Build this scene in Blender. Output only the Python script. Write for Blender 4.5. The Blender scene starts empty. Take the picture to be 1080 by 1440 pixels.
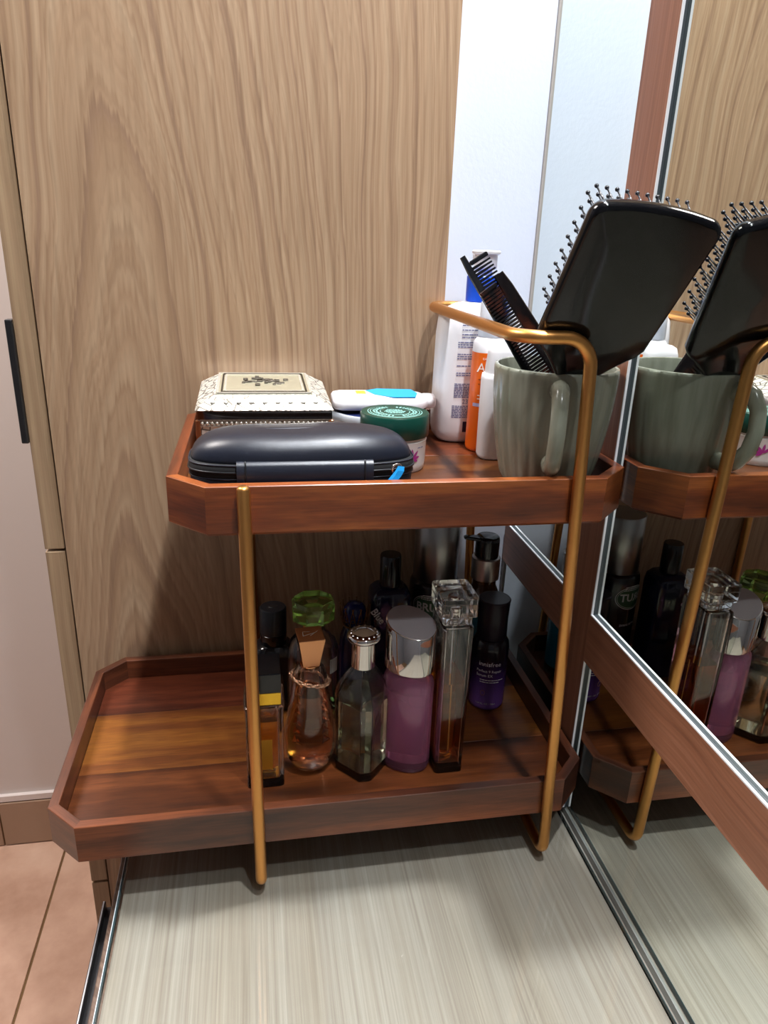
import bpy, bmesh, math, random
from math import sin, cos, pi, radians
from mathutils import Vector, Matrix
random.seed(7)
SC = bpy.context.scene
COL = SC.collection

# ------------------------------------------------------------------ camera
cam_d = bpy.data.cameras.new('camera'); cam = bpy.data.objects.new('camera', cam_d); COL.objects.link(cam)
RT = ((0.9843, -0.1735, 0.0336), (-0.0291, -0.3465, -0.9376), (0.1743, 0.9219, -0.3461))
rx, dn, fw = Vector(RT[0]), Vector(RT[1]), Vector(RT[2])
m = Matrix((rx, -dn, -fw)).transposed().to_4x4(); m.translation = (0, 0, 0.5)
cam.matrix_world = m
cam_d.sensor_fit = 'HORIZONTAL'; cam_d.sensor_width = 36; cam_d.lens = 36 * 1012.57 / 1080
cam_d.clip_start = 0.01
SC.camera = cam
# ------------------------------------------------------------------ world, light, exposure
w = bpy.data.worlds.new('world'); SC.world = w; w.use_nodes = True
w.node_tree.nodes['Background'].inputs[0].default_value = (0.9, 0.95, 1, 1)
w.node_tree.nodes['Background'].inputs[1].default_value = 0.05
CEIL = 1.62
LAMPS = [(0.248, 0.08, 11), (0.248, 0.505, 14), (0.248, -0.345, 4)]  # last lamp is an added front fill that brightens the bottles
for lx, ly, e in LAMPS:
    ld = bpy.data.lights.new('downlight_lamp', 'AREA'); ld.shape = 'DISK'; ld.size = 0.06; ld.energy = e
    ld.color = (0.93, 0.96, 1.0)
    lo = bpy.data.objects.new('downlight_lamp', ld); COL.objects.link(lo); lo.location = (lx, ly, CEIL - 0.012)
ld = bpy.data.lights.new('room_fill', 'AREA'); ld.shape = 'SQUARE'; ld.size = 0.5; ld.energy = 22.0; ld.color = (1, 0.94, 0.9)
lo = bpy.data.objects.new('room_fill', ld); COL.objects.link(lo); lo.location = (-0.8, 0.85, CEIL - 0.015)  # unseen fill lamp, added to brighten the far wall and left floor
SC.view_settings.view_transform = 'Standard'; SC.view_settings.look = 'None'
SC.view_settings.gamma = 1; SC.view_settings.use_curve_mapping = False
SC.view_settings.exposure = 0.5
SC.cycles.max_bounces = 16; SC.cycles.transmission_bounces = 14; SC.cycles.glossy_bounces = 6
SC.cycles.diffuse_bounces = 4; SC.cycles.transparent_max_bounces = 24
SC.cycles.sample_clamp_indirect = 6; SC.cycles.blur_glossy = 0.3

# ------------------------------------------------------------------ material helpers
def lin(c):
    if isinstance(c, str):
        c = [int(c[i:i+2], 16) / 255 for i in (0, 2, 4)]
        c = [x / 12.92 if x <= .04045 else ((x + .055) / 1.055) ** 2.4 for x in c]
    return (c[0], c[1], c[2], 1)
def mat(name, col, rough=.5, metal=0, **k):
    M = bpy.data.materials.new(name); M.use_nodes = True
    b = M.node_tree.nodes['Principled BSDF']
    b.inputs['Base Color'].default_value = lin(col); b.inputs['Roughness'].default_value = rough
    b.inputs['Metallic'].default_value = metal
    for a, v in k.items():
        b.inputs[a.replace('_', ' ')].default_value = v
    return M
def N(M, t, **k):
    n = M.node_tree.nodes.new(t)
    for a, v in k.items(): setattr(n, a, v)
    return n
def L(M, a, b): M.node_tree.links.new(a, b)
def math_(M, op, a, b=None):
    n = N(M, 'ShaderNodeMath', operation=op)
    for i, v in enumerate((a, b)):
        if v is None: continue
        if isinstance(v, (int, float)): n.inputs[i].default_value = v
        else: L(M, v, n.inputs[i])
    return n.outputs[0]
def ramp(M, fac, stops, interp='LINEAR'):
    r = N(M, 'ShaderNodeValToRGB'); r.color_ramp.interpolation = interp
    e = r.color_ramp.elements
    while len(e) < len(stops): e.new(.5)
    for i, (p, c) in enumerate(stops):
        e[i].position = p; e[i].color = lin(c)
    L(M, fac, r.inputs[0]); return r.outputs[0]
def noise(M, vec, scale, detail=3, rough=.5, dim='3D', w=None):
    n = N(M, 'ShaderNodeTexNoise', noise_dimensions=dim)
    n.inputs['Scale'].default_value = scale; n.inputs['Detail'].default_value = detail; n.inputs['Roughness'].default_value = rough
    if vec is not None and dim != '1D': L(M, vec, n.inputs['Vector'])
    if w is not None: L(M, w, n.inputs['W'])
    return n.outputs['Fac']
def mapping(M, scale, loc=(0, 0, 0), coord='Object', rot=(0, 0, 0)):
    t = N(M, 'ShaderNodeTexCoord'); mp = N(M, 'ShaderNodeMapping')
    mp.inputs['Scale'].default_value = scale; mp.inputs['Location'].default_value = loc; mp.inputs['Rotation'].default_value = rot
    L(M, t.outputs[coord], mp.inputs[0]); return mp.outputs[0]
def mixc(M, fac, a, b, mode='MIX'):
    n = N(M, 'ShaderNodeMix', data_type='RGBA', blend_type=mode)
    for s, v in ((0, fac), (6, a), (7, b)):
        if isinstance(v, (int, float)): n.inputs[s].default_value = v
        elif isinstance(v, (str, tuple)): n.inputs[s].default_value = lin(v)
        else: L(M, v, n.inputs[s])
    return n.outputs[2]
def bump(M, h, strength, dist=.001):
    b = N(M, 'ShaderNodeBump'); b.inputs['Strength'].default_value = strength; b.inputs['Distance'].default_value = dist
    L(M, h, b.inputs['Height']); L(M, b.outputs[0], M.node_tree.nodes['Principled BSDF'].inputs['Normal'])

def oak(name, dark, mid, light, x0=-.12, cathedral=True, rough=.38, fs=(260, 260, 9), hax=(1, 1, 0), cv=1.0):
    """veneer whose grain runs along z (or y); nested arches about x0"""
    M = mat(name, mid, rough); bs = M.node_tree.nodes['Principled BSDF']
    tc = N(M, 'ShaderNodeTexCoord'); sp = N(M, 'ShaderNodeSeparateXYZ'); L(M, tc.outputs['Object'], sp.inputs[0])
    X, Y, Z = sp.outputs
    wob = noise(M, mapping(M, (6, 6, 2.2)), 1.0, 2)
    fine = noise(M, mapping(M, fs), 1.0, 2)
    if cathedral:
        xx = math_(M, 'SUBTRACT', math_(M, 'ADD', X, math_(M, 'MULTIPLY', math_(M, 'SUBTRACT', wob, .5), .09)), x0)
        ax = math_(M, 'POWER', math_(M, 'ADD', math_(M, 'MULTIPLY', xx, xx), .0004), .62)
        h = math_(M, 'ADD', math_(M, 'MULTIPLY', ax, 1.15), math_(M, 'MULTIPLY', Z, .105))
        h = math_(M, 'ADD', h, math_(M, 'MULTIPLY', math_(M, 'SUBTRACT', fine, .5), .0045))
        bands = noise(M, None, 150, 2.5, .6, '1D', h)
        bands2 = noise(M, None, 480, 1, .5, '1D', h)
    else:
        h = math_(M, 'ADD', math_(M, 'ADD', math_(M, 'MULTIPLY', X, hax[0]), math_(M, 'ADD', math_(M, 'MULTIPLY', Y, hax[1]), math_(M, 'MULTIPLY', Z, hax[2]))), math_(M, 'MULTIPLY', math_(M, 'SUBTRACT', wob, .5), .03))
        bands = noise(M, None, 120, 2, .6, '1D', h); bands2 = noise(M, None, 500, 1, .5, '1D', h)
    c = ramp(M, bands, [(.25, dark), (.45, mid), (.70, light)])
    c2 = ramp(M, bands2, [(.3, (.87, .85, .84)), (.6, (1, 1, 1))])
    c3 = ramp(M, fine, [(.35, (.84, .82, .80)), (.6, (1, 1, 1))])
    big = ramp(M, noise(M, mapping(M, (4, 4, 1.5)), 1, 1), [(.3, (.9, .9, .9)), (.7, (1.0, 1.0, 1.0))])
    c = mixc(M, 1, mixc(M, 1, mixc(M, 1, c, c2, 'MULTIPLY'), c3, 'MULTIPLY'), big, 'MULTIPLY')
    L(M, c, bs.inputs['Base Color']); bump(M, fine, .12, .0005)
    return M

def acacia(name, dark, mid, light, axis=0, rough=.33, fr=1.0):
    """reddish hardwood, grain along the object's x (0) or y (1); tone differs per object"""
    M = mat(name, mid, rough); bs = M.node_tree.nodes['Principled BSDF']
    s = [42 * fr, 42 * fr, 42 * fr]; s[axis] = 4.5
    oi = N(M, 'ShaderNodeObjectInfo')
    off = N(M, 'ShaderNodeCombineXYZ'); r = math_(M, 'MULTIPLY', oi.outputs['Random'], 37)
    for i in range(3): L(M, r, off.inputs[i])
    va = N(M, 'ShaderNodeVectorMath', operation='ADD'); L(M, mapping(M, s), va.inputs[0]); L(M, off.outputs[0], va.inputs[1])
    n1 = noise(M, va.outputs[0], 1.0, 4, .62)
    s2 = [700, 700, 700]; s2[axis] = 45
    n2 = noise(M, mapping(M, s2), 1.0, 2)
    c = ramp(M, n1, [(.28, dark), (.5, mid), (.72, light)])
    c = mixc(M, 1, c, ramp(M, n2, [(.3, (.72, .70, .68)), (.6, (1, 1, 1))]), 'MULTIPLY')
    t = ramp(M, oi.outputs['Random'], [(0, (.75, .70, .68)), (.5, (.95, .93, .92)), (1, (1.2, 1.15, 1.05))])
    c = mixc(M, 1, c, t, 'MULTIPLY')
    L(M, c, bs.inputs['Base Color']); bs.inputs['Coat Weight'].default_value = .25; bs.inputs['Coat Roughness'].default_value = .2
    bump(M, n2, .06, .0004)
    return M

def glass(name, col=(1, 1, 1), ior=1.47, rough=0.0, milk=0.0, milkcol=None):
    M = bpy.data.materials.new(name); M.use_nodes = True; nt = M.node_tree; nt.nodes.remove(nt.nodes['Principled BSDF'])
    g = N(M, 'ShaderNodeBsdfGlass'); g.inputs['Color'].default_value = lin(col); g.inputs['IOR'].default_value = ior
    g.inputs['Roughness'].default_value = rough
    tr = N(M, 'ShaderNodeBsdfTransparent'); tr.inputs[0].default_value = lin(col); mx = N(M, 'ShaderNodeMixShader'); mx.inputs[0].default_value = .04
    L(M, g.outputs[0], mx.inputs[1]); L(M, tr.outputs[0], mx.inputs[2])
    out = mx.outputs[0]
    if milk:
        df = N(M, 'ShaderNodeBsdfDiffuse'); df.inputs[0].default_value = lin(milkcol or col); m2 = N(M, 'ShaderNodeMixShader'); m2.inputs[0].default_value = milk
        L(M, out, m2.inputs[1]); L(M, df.outputs[0], m2.inputs[2]); out = m2.outputs[0]
    L(M, out, nt.nodes['Material Output'].inputs[0]); return M
def thin_glass(name, tint, rough=.02, haze=0.0):
    M = bpy.data.materials.new(name); M.use_nodes = True; nt = M.node_tree; nt.nodes.remove(nt.nodes['Principled BSDF'])
    f = N(M, 'ShaderNodeFresnel'); f.inputs[0].default_value = 1.5
    t = N(M, 'ShaderNodeBsdfTransparent'); t.inputs[0].default_value = lin(tint)
    g = N(M, 'ShaderNodeBsdfGlossy'); g.inputs['Roughness'].default_value = rough
    mx = N(M, 'ShaderNodeMixShader'); ge = N(M, 'ShaderNodeNewGeometry'); L(M, math_(M, 'MULTIPLY', f.outputs[0], math_(M, 'SUBTRACT', 1.0, ge.outputs['Backfacing'])), mx.inputs[0]); L(M, t.outputs[0], mx.inputs[1]); L(M, g.outputs[0], mx.inputs[2])
    L(M, mx.outputs[0], nt.nodes['Material Output'].inputs[0]); return M

# ------------------------------------------------------------------ mesh helpers
def tag(o, label=None, cat=None, group=None, kind=None):
    for k, v in (('label', label), ('category', cat), ('group', group), ('kind', kind)):
        if v: o[k] = v
    return o
def root(name, loc, label, cat, rz=0, group=None):
    o = bpy.data.objects.new(name, None); COL.objects.link(o); o.location = loc; o.rotation_euler = (0, 0, rz)
    o.empty_display_size = .01
    return tag(o, label, cat, group)
def obj(name, bm, M, parent=None, smooth=False, loc=None, rot=None, label=None, angle=None):
    me = bpy.data.meshes.new(name); bm.to_mesh(me); bm.free()
    if smooth:
        for p in me.polygons: p.use_smooth = True
        if angle: me.set_sharp_from_angle(angle=radians(angle))
    for x in (M if isinstance(M, (list, tuple)) else [M]): me.materials.append(x)
    o = bpy.data.objects.new(name, me); COL.objects.link(o)
    if parent: o.parent = parent
    if loc: o.location = loc
    if rot: o.rotation_euler = rot
    if label: o['label'] = label
    return o
def box(x0, x1, y0, y1, z0, z1, bev=0, bm=None, seg=2):
    b = bmesh.new()
    bmesh.ops.create_cube(b, size=1)
    for v in b.verts:
        v.co = Vector(((x0 + x1) / 2 + v.co.x * (x1 - x0), (y0 + y1) / 2 + v.co.y * (y1 - y0), (z0 + z1) / 2 + v.co.z * (z1 - z0)))
    if bev: bmesh.ops.bevel(b, geom=b.edges[:], offset=bev, segments=seg, profile=.5, affect='EDGES')
    return join(bm, b)
def join(bm, b):
    if bm is None: return b
    me = bpy.data.meshes.new('t'); b.to_mesh(me); b.free(); bm.from_mesh(me); bpy.data.meshes.remove(me); return bm
def volume(bm):
    return sum(f.calc_center_median().dot(f.normal) * f.calc_area() for f in bm.faces)
def loft(rings, cap0=True, cap1=True, bm=None, inward=False, closed=True):
    b = bmesh.new(); R = [[b.verts.new(p) for p in r] for r in rings]; n = len(rings[0])
    for i in range(len(R) - 1):
        for j in range(n if closed else n - 1):
            k = (j + 1) % n
            b.faces.new((R[i][j], R[i][k], R[i+1][k], R[i+1][j]))
    if cap0: b.faces.new(R[0][::-1])
    if cap1: b.faces.new(R[-1])
    b.normal_update()
    if cap0 and cap1 and (volume(b) < 0) != inward:
        for f in b.faces: f.normal_flip()
    return join(bm, b)
def ell(n=2.0, seg=40, ph=0):
    out = []
    for i in range(seg):
        a = 2 * pi * i / seg + ph; c, s = cos(a), sin(a)
        out.append((math.copysign(abs(c) ** (2 / n), c), math.copysign(abs(s) ** (2 / n), s)))
    return out
def secs(unit, S, cx=0, cy=0, rot=0):
    c, s = cos(rot), sin(rot)
    return [[Vector((cx + a * u * c - b * v * s, cy + a * u * s + b * v * c, z)) for u, v in unit] for z, a, b in S]
def lathe(prof, seg=40, bm=None, cap0=True, cap1=True, inward=False, cx=0, cy=0):
    return loft(secs(ell(2, seg), [(z, max(r, 1e-5), max(r, 1e-5)) for r, z in prof], cx, cy), cap0, cap1, bm, inward)
def fillet(pts, rad, n=8):
    out = [Vector(pts[0])]
    for i in range(1, len(pts) - 1):
        p, a, b = Vector(pts[i]), Vector(pts[i-1]), Vector(pts[i+1])
        r = rad[i-1] if isinstance(rad, (list, tuple)) else rad
        u, v = (a - p).normalized(), (b - p).normalized(); ang = u.angle(v); d = r / math.tan(ang / 2)
        c = p + (u + v).normalized() * (r / sin(ang / 2)); s, e = p + u * d - c, p + v * d - c
        tot = s.angle(e); ax = s.cross(e).normalized()
        for k in range(n + 1): out.append(c + Matrix.Rotation(tot * k / n, 3, ax) @ s)
    out.append(Vector(pts[-1])); return out
def tube(path, r, seg=16, bm=None, round_ends=True, closed=False):
    path = [Vector(p) for p in path]; rings = []; up = None; n = len(path)
    for i, p in enumerate(path):
        if closed: t = (path[(i+1) % n] - path[i-1]).normalized()
        else: t = (path[min(i+1, n-1)] - path[max(i-1, 0)]).normalized()
        if up is None:
            up = Vector((0, 0, 1)) if abs(t.z) < .9 else Vector((1, 0, 0))
        up = (up - t * up.dot(t)).normalized(); s = t.cross(up)
        rr = r[i] if isinstance(r, list) else r
        def ring(c, q): return [c + (up * cos(2*pi*k/seg) + s * sin(2*pi*k/seg)) * q for k in range(seg)]
        if round_ends and not closed and i == 0:
            rings += [ring(p - t * rr * .55, rr * .6), ring(p - t * rr * .35, rr * .88)]
        rings.append(ring(p, rr))
        if round_ends and not closed and i == n - 1:
            rings += [ring(p + t * rr * .35, rr * .88), ring(p + t * rr * .55, rr * .6)]
    if closed: rings.append(rings[0])
    b = loft(rings, not closed, not closed, bm)
    return b
def text_bm(s, size, wrap=None, bold=0, spacing=1.0, align='CENTER', scale_x=1.0):
    """text standing in the x-z plane facing -y; wrap = radius of the cylinder it lies on"""
    cu = bpy.data.curves.new('t', 'FONT'); cu.body = s; cu.size = size; cu.align_x = align; cu.align_y = 'CENTER'
    cu.space_character = spacing; cu.offset = bold; cu.resolution_u = 2
    o = bpy.data.objects.new('t', cu); COL.objects.link(o)
    dg = bpy.context.evaluated_depsgraph_get(); me = bpy.data.meshes.new_from_object(o.evaluated_get(dg))
    b = bmesh.new(); b.from_mesh(me); bpy.data.objects.remove(o); bpy.data.curves.remove(cu); bpy.data.meshes.remove(me)
    for v in b.verts:
        x, z = v.co.x * scale_x, v.co.y
        if wrap: a = x / wrap; v.co = Vector((wrap * sin(a), -wrap * cos(a), z))
        else: v.co = Vector((x, 0, z))
    return b
def bars(rows, wrap=None, seg=6, bm=None):
    """small print: rows of (x0,x1,z,h) thin strips"""
    b = bm or bmesh.new()
    for x0, x1, z, h in rows:
        prev = None
        for i in range(seg + 1):
            x = x0 + (x1 - x0) * i / seg
            p = (wrap * sin(x / wrap), -wrap * cos(x / wrap)) if wrap else (x, 0)
            c = (b.verts.new((p[0], p[1], z - h/2)), b.verts.new((p[0], p[1], z + h/2)))
            if prev: b.faces.new((prev[0], c[0], c[1], prev[1]))
            prev = c
    return b
def words(x0, x1, z, h, rnd, wmin=.0012, wmax=.004, gap=.0005):
    out = []; x = x0
    while x < x1 - wmin:
        ww = min(rnd.uniform(wmin, wmax), x1 - x); out.append((x, x + ww, z, h)); x += ww + gap
    return out

# ------------------------------------------------------------------ materials
m_white = mat('wall_paint', 'DCE3F1', .55)
bump(m_white, noise(m_white, mapping(m_white, (260, 260, 260)), 1, 3), .12, .001)
m_bouncewall = mat('far_wall_pink_bounce', 'DCD3CF', .6)  # white wall; pink bounce from the floor tiles is put into the colour
m_ceil = mat('ceiling_paint', 'B8B4AE', .7)
m_oak = oak('oak_veneer', '967860', 'AD8E70', 'B89C7E')
m_oak2 = oak('oak_edge', '8C735A', 'A88C6E', 'B29878', cathedral=False)
m_frame = oak('frame_veneer', '8C5C46', '9C684E', 'A6735A', cathedral=False)
m_rail = oak('rail_veneer', '8C5C46', '9C684E', 'A6735A', cathedral=False, fs=(260, 9, 260), hax=(1, 0, 1))
m_lam = None
def laminate():
    M = mat('striped_laminate', 'B4A78F', .45); bs = M.node_tree.nodes['Principled BSDF']
    n1 = noise(M, mapping(M, (330, 1.8, 1)), 1, 3, .7); n2 = noise(M, mapping(M, (900, 12, 1)), 1, 2)
    n3 = noise(M, mapping(M, (40, .6, 1)), 1, 1)
    c = ramp(M, n1, [(.28, '887F75'), (.48, '958E84'), (.70, 'A09A90')])
    c = mixc(M, 1, c, ramp(M, n2, [(.3, (.84, .83, .82)), (.6, (1, 1, 1))]), 'MULTIPLY')
    c = mixc(M, 1, c, ramp(M, n3, [(.35, (.93, .90, .86)), (.6, (1, 1, 1))]), 'MULTIPLY')
    L(M, c, bs.inputs['Base Color']); return M
m_lam = laminate()
W1, W2, W3 = '35170C', '6E3519', 'A05C2C'
m_woodx = acacia('tray_wood_long', W1, W2, W3, 0)
m_woody = acacia('tray_wood_dark_shaded', '2A150E', '57301F', '83492B', 0)  # dark streaks plus the lower rim's weaker light, both put into the colour
m_fa = acacia('floor_wood_red', '260E08', '4A2012', '6B3520', 0)
m_fb = acacia('floor_wood_brown', '2C140A', '54290F', '7A4420', 0)
m_fc = acacia('floor_wood_golden', '43230F', '663816', '85541F', 0)
m_gold = mat('brushed_gold', 'D89C5A', .36, 1.0)
m_alu = mat('aluminium', 'D8DCE2', .28, 1.0)
m_edge = mat('frame_edge_strip', 'EDEFF2', .4)
m_seal = mat('dark_seal', '454C50', .4)
m_handle = mat('dark_metal', '4A4A4C', .35, .9)
def mirror_mat():
    M = bpy.data.materials.new('mirror_silver'); M.use_nodes = True; nt = M.node_tree; nt.nodes.remove(nt.nodes['Principled BSDF'])
    g = N(M, 'ShaderNodeBsdfGlossy'); g.inputs[0].default_value = (.83, .87, .84, 1); g.inputs['Roughness'].default_value = 0
    L(M, g.outputs[0], nt.nodes['Material Output'].inputs[0]); return M
m_mirror = mirror_mat()
m_tabletop_glass = thin_glass('sheet_glass', (.985, .995, .985), .03)
m_glass_edge = mat('glass_edge', '34464A', .12, 0)
m_glass = glass('clear_glass')
m_black = mat('black_gloss', '0B0C10', .12)
m_chrome = mat('chrome', 'D6D2D0', .06, 1.0)
m_print_w = mat('white_print', 'D8D4DA', .5)
m_print_d = mat('dark_print', '6A6C92', .6)

# ------------------------------------------------------------------ THE SETTING
def struct(name, bm, M): return tag(obj(name, bm, M), kind='structure')
struct('wall_back', box(.19, .36, .7325, 1.36, -.75, CEIL), m_white)
struct('wall_far', box(-1.6, .19, 1.345, 1.40, -.75, CEIL), m_bouncewall)
m_dim = mat('grey_wall', '63656A', .6)
struct('wall_left', box(-1.65, -1.6, -1.4, 1.4, -.75, CEIL), m_dim)
struct('wall_front', box(-1.6, .36, -1.45, -1.4, -.75, CEIL), m_dim)
struct('wall_right', box(.288, .36, -1.4, .7325, -.75, CEIL), m_white)
struct('ceiling', box(-1.65, .36, -1.45, 1.40, CEIL, CEIL + .04), m_ceil)
m_tile = mat('floor_tile', 'C6A18A', .35); bs = m_tile.node_tree.nodes['Principled BSDF']
c = ramp(m_tile, noise(m_tile, mapping(m_tile, (7, 7, 7)), 1, 5, .6), [(.3, 'B08A74'), (.55, 'C9A48E'), (.75, 'D6B59F')])
L(m_tile, c, bs.inputs['Base Color'])
m_grout = mat('grout', '6E5230', .8)
fl = struct('floor', box(-1.6, .36, -1.4, 1.345, -.80, -.753), m_grout)
gx = -.4295; TS = .45
for i in range(-3, 3):
    for j in range(-4, 5):
        x0 = gx + i * TS; y0 = 1.345 - (j + 1) * TS
        xa, xb = max(x0 + .0022, -1.599), min(x0 + TS - .0022, .28); ya, yb = max(y0 + .0022, -1.39), min(y0 + TS - .0022, 1.343)
        if xb - xa > .02 and yb - ya > .02:
            obj('tile', box(xa, xb, ya, yb, -.7535, -.75, .001, seg=1), m_tile, fl)
bb = struct('baseboard_far', box(-1.6, -.2, 1.3375, 1.345, -.75, -.636), m_grout)
m_skirt = mat('skirting_tile', 'A98C76', .4)
for i in range(4):
    x1 = -.2 - i * .36
    obj('tile', box(x1 - .357, x1, 1.334, 1.343, -.748, -.637, .001, seg=1), m_skirt, bb)
struct('trim_1', box(-1.6, -.2, 1.336, 1.345, -.634, -.62), mat('white_trim', 'E6DDDA', .5))

# downlights (housing of the lamps above, the last one an added fill)
m_lens = mat('lamp_lens', 'FFFFFF', .4); m_lens.node_tree.nodes['Principled BSDF'].inputs['Emission Color'].default_value = (1, 1, 1, 1)
m_lens.node_tree.nodes['Principled BSDF'].inputs['Emission Strength'].default_value = 3
for k, (lx, ly, e) in enumerate(LAMPS):
    t = root('downlight', (lx, ly, CEIL), ('round ceiling downlight above the front of the dresser', 'round ceiling downlight above the tiered stand', 'added round fill downlight on the ceiling nearest the front wall')[k], 'lamp')
    obj('housing', lathe([(.031, -.0005), (.033, -.0005), (.0335, -.006), (.0315, -.009), (.031, -.0005)], 32, cap0=False, cap1=False), m_alu, t, True)

# ------------------------------------------------------------------ WARDROBE
PY = .7135
t = root('wardrobe', (0, PY, -.75), 'tall oak veneered wardrobe whose side panel stands behind the tray stand', 'wardrobe')
def wz(z): return z + .75
obj('side_panel', box(-.1905, .188, 0, .02, 0, wz(1.60)), m_oak, t)
M2 = mat('oak_shadow_gap', '2A241C', .8)
obj('carcass', box(-.189, .188, .02, .60, .0, wz(1.59)), m_oak2, t)
for nm, za, zb in (('door', .2015, 1.58), ('door', -.2395, .1985), ('door', -.748, -.2425)):
    d = obj(nm, box(-.2115, -.1925, .003, .60, wz(za), wz(zb), .0006, seg=1), m_oak2, t)
    if za > 0:
        obj('handle', box(-.2180, -.2115, .0, .010, wz(.312), wz(.427), .0012), m_handle, d)

# ------------------------------------------------------------------ DRESSER
MX = .2836
t = root('dresser', (0, 0, -.75), 'wood-grain laminate dresser under a glass sheet, beside the mirror', 'dresser')
obj('worktop', box(-.1165, .2822, -.55, .708, wz(-.024), wz(-.0062)), m_lam, t)
obj('carcass', box(-.112, .277, -.54, .706, 0, wz(-.0245)), m_oak2, t)
m_drawer_shaded = oak('drawer_veneer_shaded', '5A4638', '6B5548', '7A6455', cathedral=False)  # veneer darkened: shade on the drawer fronts is put into the colour
for za, zb, nm in ((-.25, -.027, 'drawer'), (-.49, -.254, 'drawer')):
    d = obj('drawer', box(-.1295, -.1125, -.54, .700, wz(za), wz(zb), .0008, seg=1), m_drawer_shaded, t)
    hh = obj('handle', box(-.1385, -.1295, -.30, .492, wz(zb) - .013, wz(zb) - .0115, 0), m_handle, d, label='long slim metal edge pull')
    hp_ = obj('handle_lip', box(-.1385, -.1358, -.30, .492, wz(zb) - .0115, wz(zb) - .0035, .0010), m_handle, d)
    obj('handle_lip', box(-.1376, -.1366, -.299, .491, wz(zb) - .0036, wz(zb) - .0030, 0), m_alu, d)
gt = root('glass_sheet', (0, 0, 0), 'clear glass sheet lying on the dresser top against the mirror', 'glass sheet')
obj('sheet', box(-.1178, .2770, -.55, .709, -.0055, -.0002), m_tabletop_glass, gt)
obj('polished_edge', box(-.1196, -.1190, -.55, .709, -.0055, -.0001), mat('bright_arris', 'C3CCD0', .2), gt, label='bright ground edge line')
obj('polished_edge', box(-.1190, -.1178, -.55, .709, -.0055, -.0002), m_glass_edge, gt, label='dark green polished glass edge')
obj('polished_edge', box(.2770, .2776, -.55, .709, -.0055, -.0002), m_glass_edge, gt)

# ------------------------------------------------------------------ MIRROR WALL
t = root('wall_mirror', (MX, 0, 0), 'wood framed mirror wall divided by a brown stile and rail', 'mirror')
FX = -.004
SY0, SY1, RZ0, RZ1 = .5083, .5508, .1638, .2088
def pane(y0, y1, z0, z1):
    obj('mirror_pane', box(0, .004, y0, y1, z0, z1), m_mirror, t)
pane(-.9, SY0 + .002, RZ1 - .002, 1.5); pane(-.9, SY0 + .002, .0005, RZ0 + .002)
pane(SY1 - .002, .7295, RZ1 - .002, 1.5); pane(SY1 - .002, .7295, .0005, RZ0 + .002)
obj('bottom_seal', box(-.0012, .004, -.9, .7295, -.0245, .0004), mat('grey_sealant', '8E928E', .4), t)
obj('corner_bead', box(-.0016, .004, .7290, .7322, .0, 1.5), mat('corner_filler', 'B0A8A2', .6), t)
obj('stile', box(FX, .0045, SY0, SY1, .003, 1.5), m_frame, t)
obj('rail', box(FX + .00005, .0045, -.9, SY0, RZ0, RZ1), m_rail, t)
obj('rail', box(FX + .00005, .0045, SY1, .7295, RZ0, RZ1), m_rail, t)
def strip(y0, y1, z0, z1, dy, dz):
    """light outer lip and dark seal along an inner edge of the frame"""
    a = box(FX, FX + .0018, y0, y1, z0, z1)
    obj('edge_lip', a, m_edge, t)
    obj('seal', box(FX + .0018, -.0001, y0 + (dy > 0) * 0, y1, z0, z1), m_seal, t)
strip(SY0 - .0012, SY0, RZ1, 1.5, 1, 0)
strip(SY0 - .0012, SY0, .003, RZ0, 1, 0)
strip(-.9, SY0 - .0012, RZ1, RZ1 + .0012, 0, 1)
strip(SY1, .7295, RZ1, RZ1 + .0012, 0, 1)
# ------------------------------------------------------------------ TIERED STAND
TY0, TD, TT = .4607, .2439, .008
stand = root('tiered_tray_stand', (.05, .58, 0), 'two-tier dark red wooden tray stand with gold tube frame, on the dresser', 'tray stand')
SO = Vector((.05, .58, 0))
def octo(x0, x1, y0, y1, c):
    return [Vector(p) for p in ((x0+c, y0), (x1-c, y0), (x1, y0+c), (x1, y1-c), (x1-c, y1), (x0+c, y1), (x0, y1-c), (x0, y0+c))]
def clip(poly, a, b):
    for sgn, lim in ((1, a), (-1, b)):
        out = []
        for i in range(len(poly)):
            p, q = poly[i], poly[(i+1) % len(poly)]; dp, dq = sgn * (p.y - lim), sgn * (q.y - lim)
            if dp >= 0: out.append(p)
            if dp * dq < 0: out.append(p + (q - p) * (dp / (dp - dq)))
        poly = out
    return poly
def prism(pts, z0, z1, bev=0):
    b = loft([[Vector((p.x, p.y, z)) for p in pts] for z in (z0, z1)])
    if bev: bmesh.ops.bevel(b, geom=b.edges[:], offset=bev, segments=1, affect='EDGES')
    return b
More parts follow.
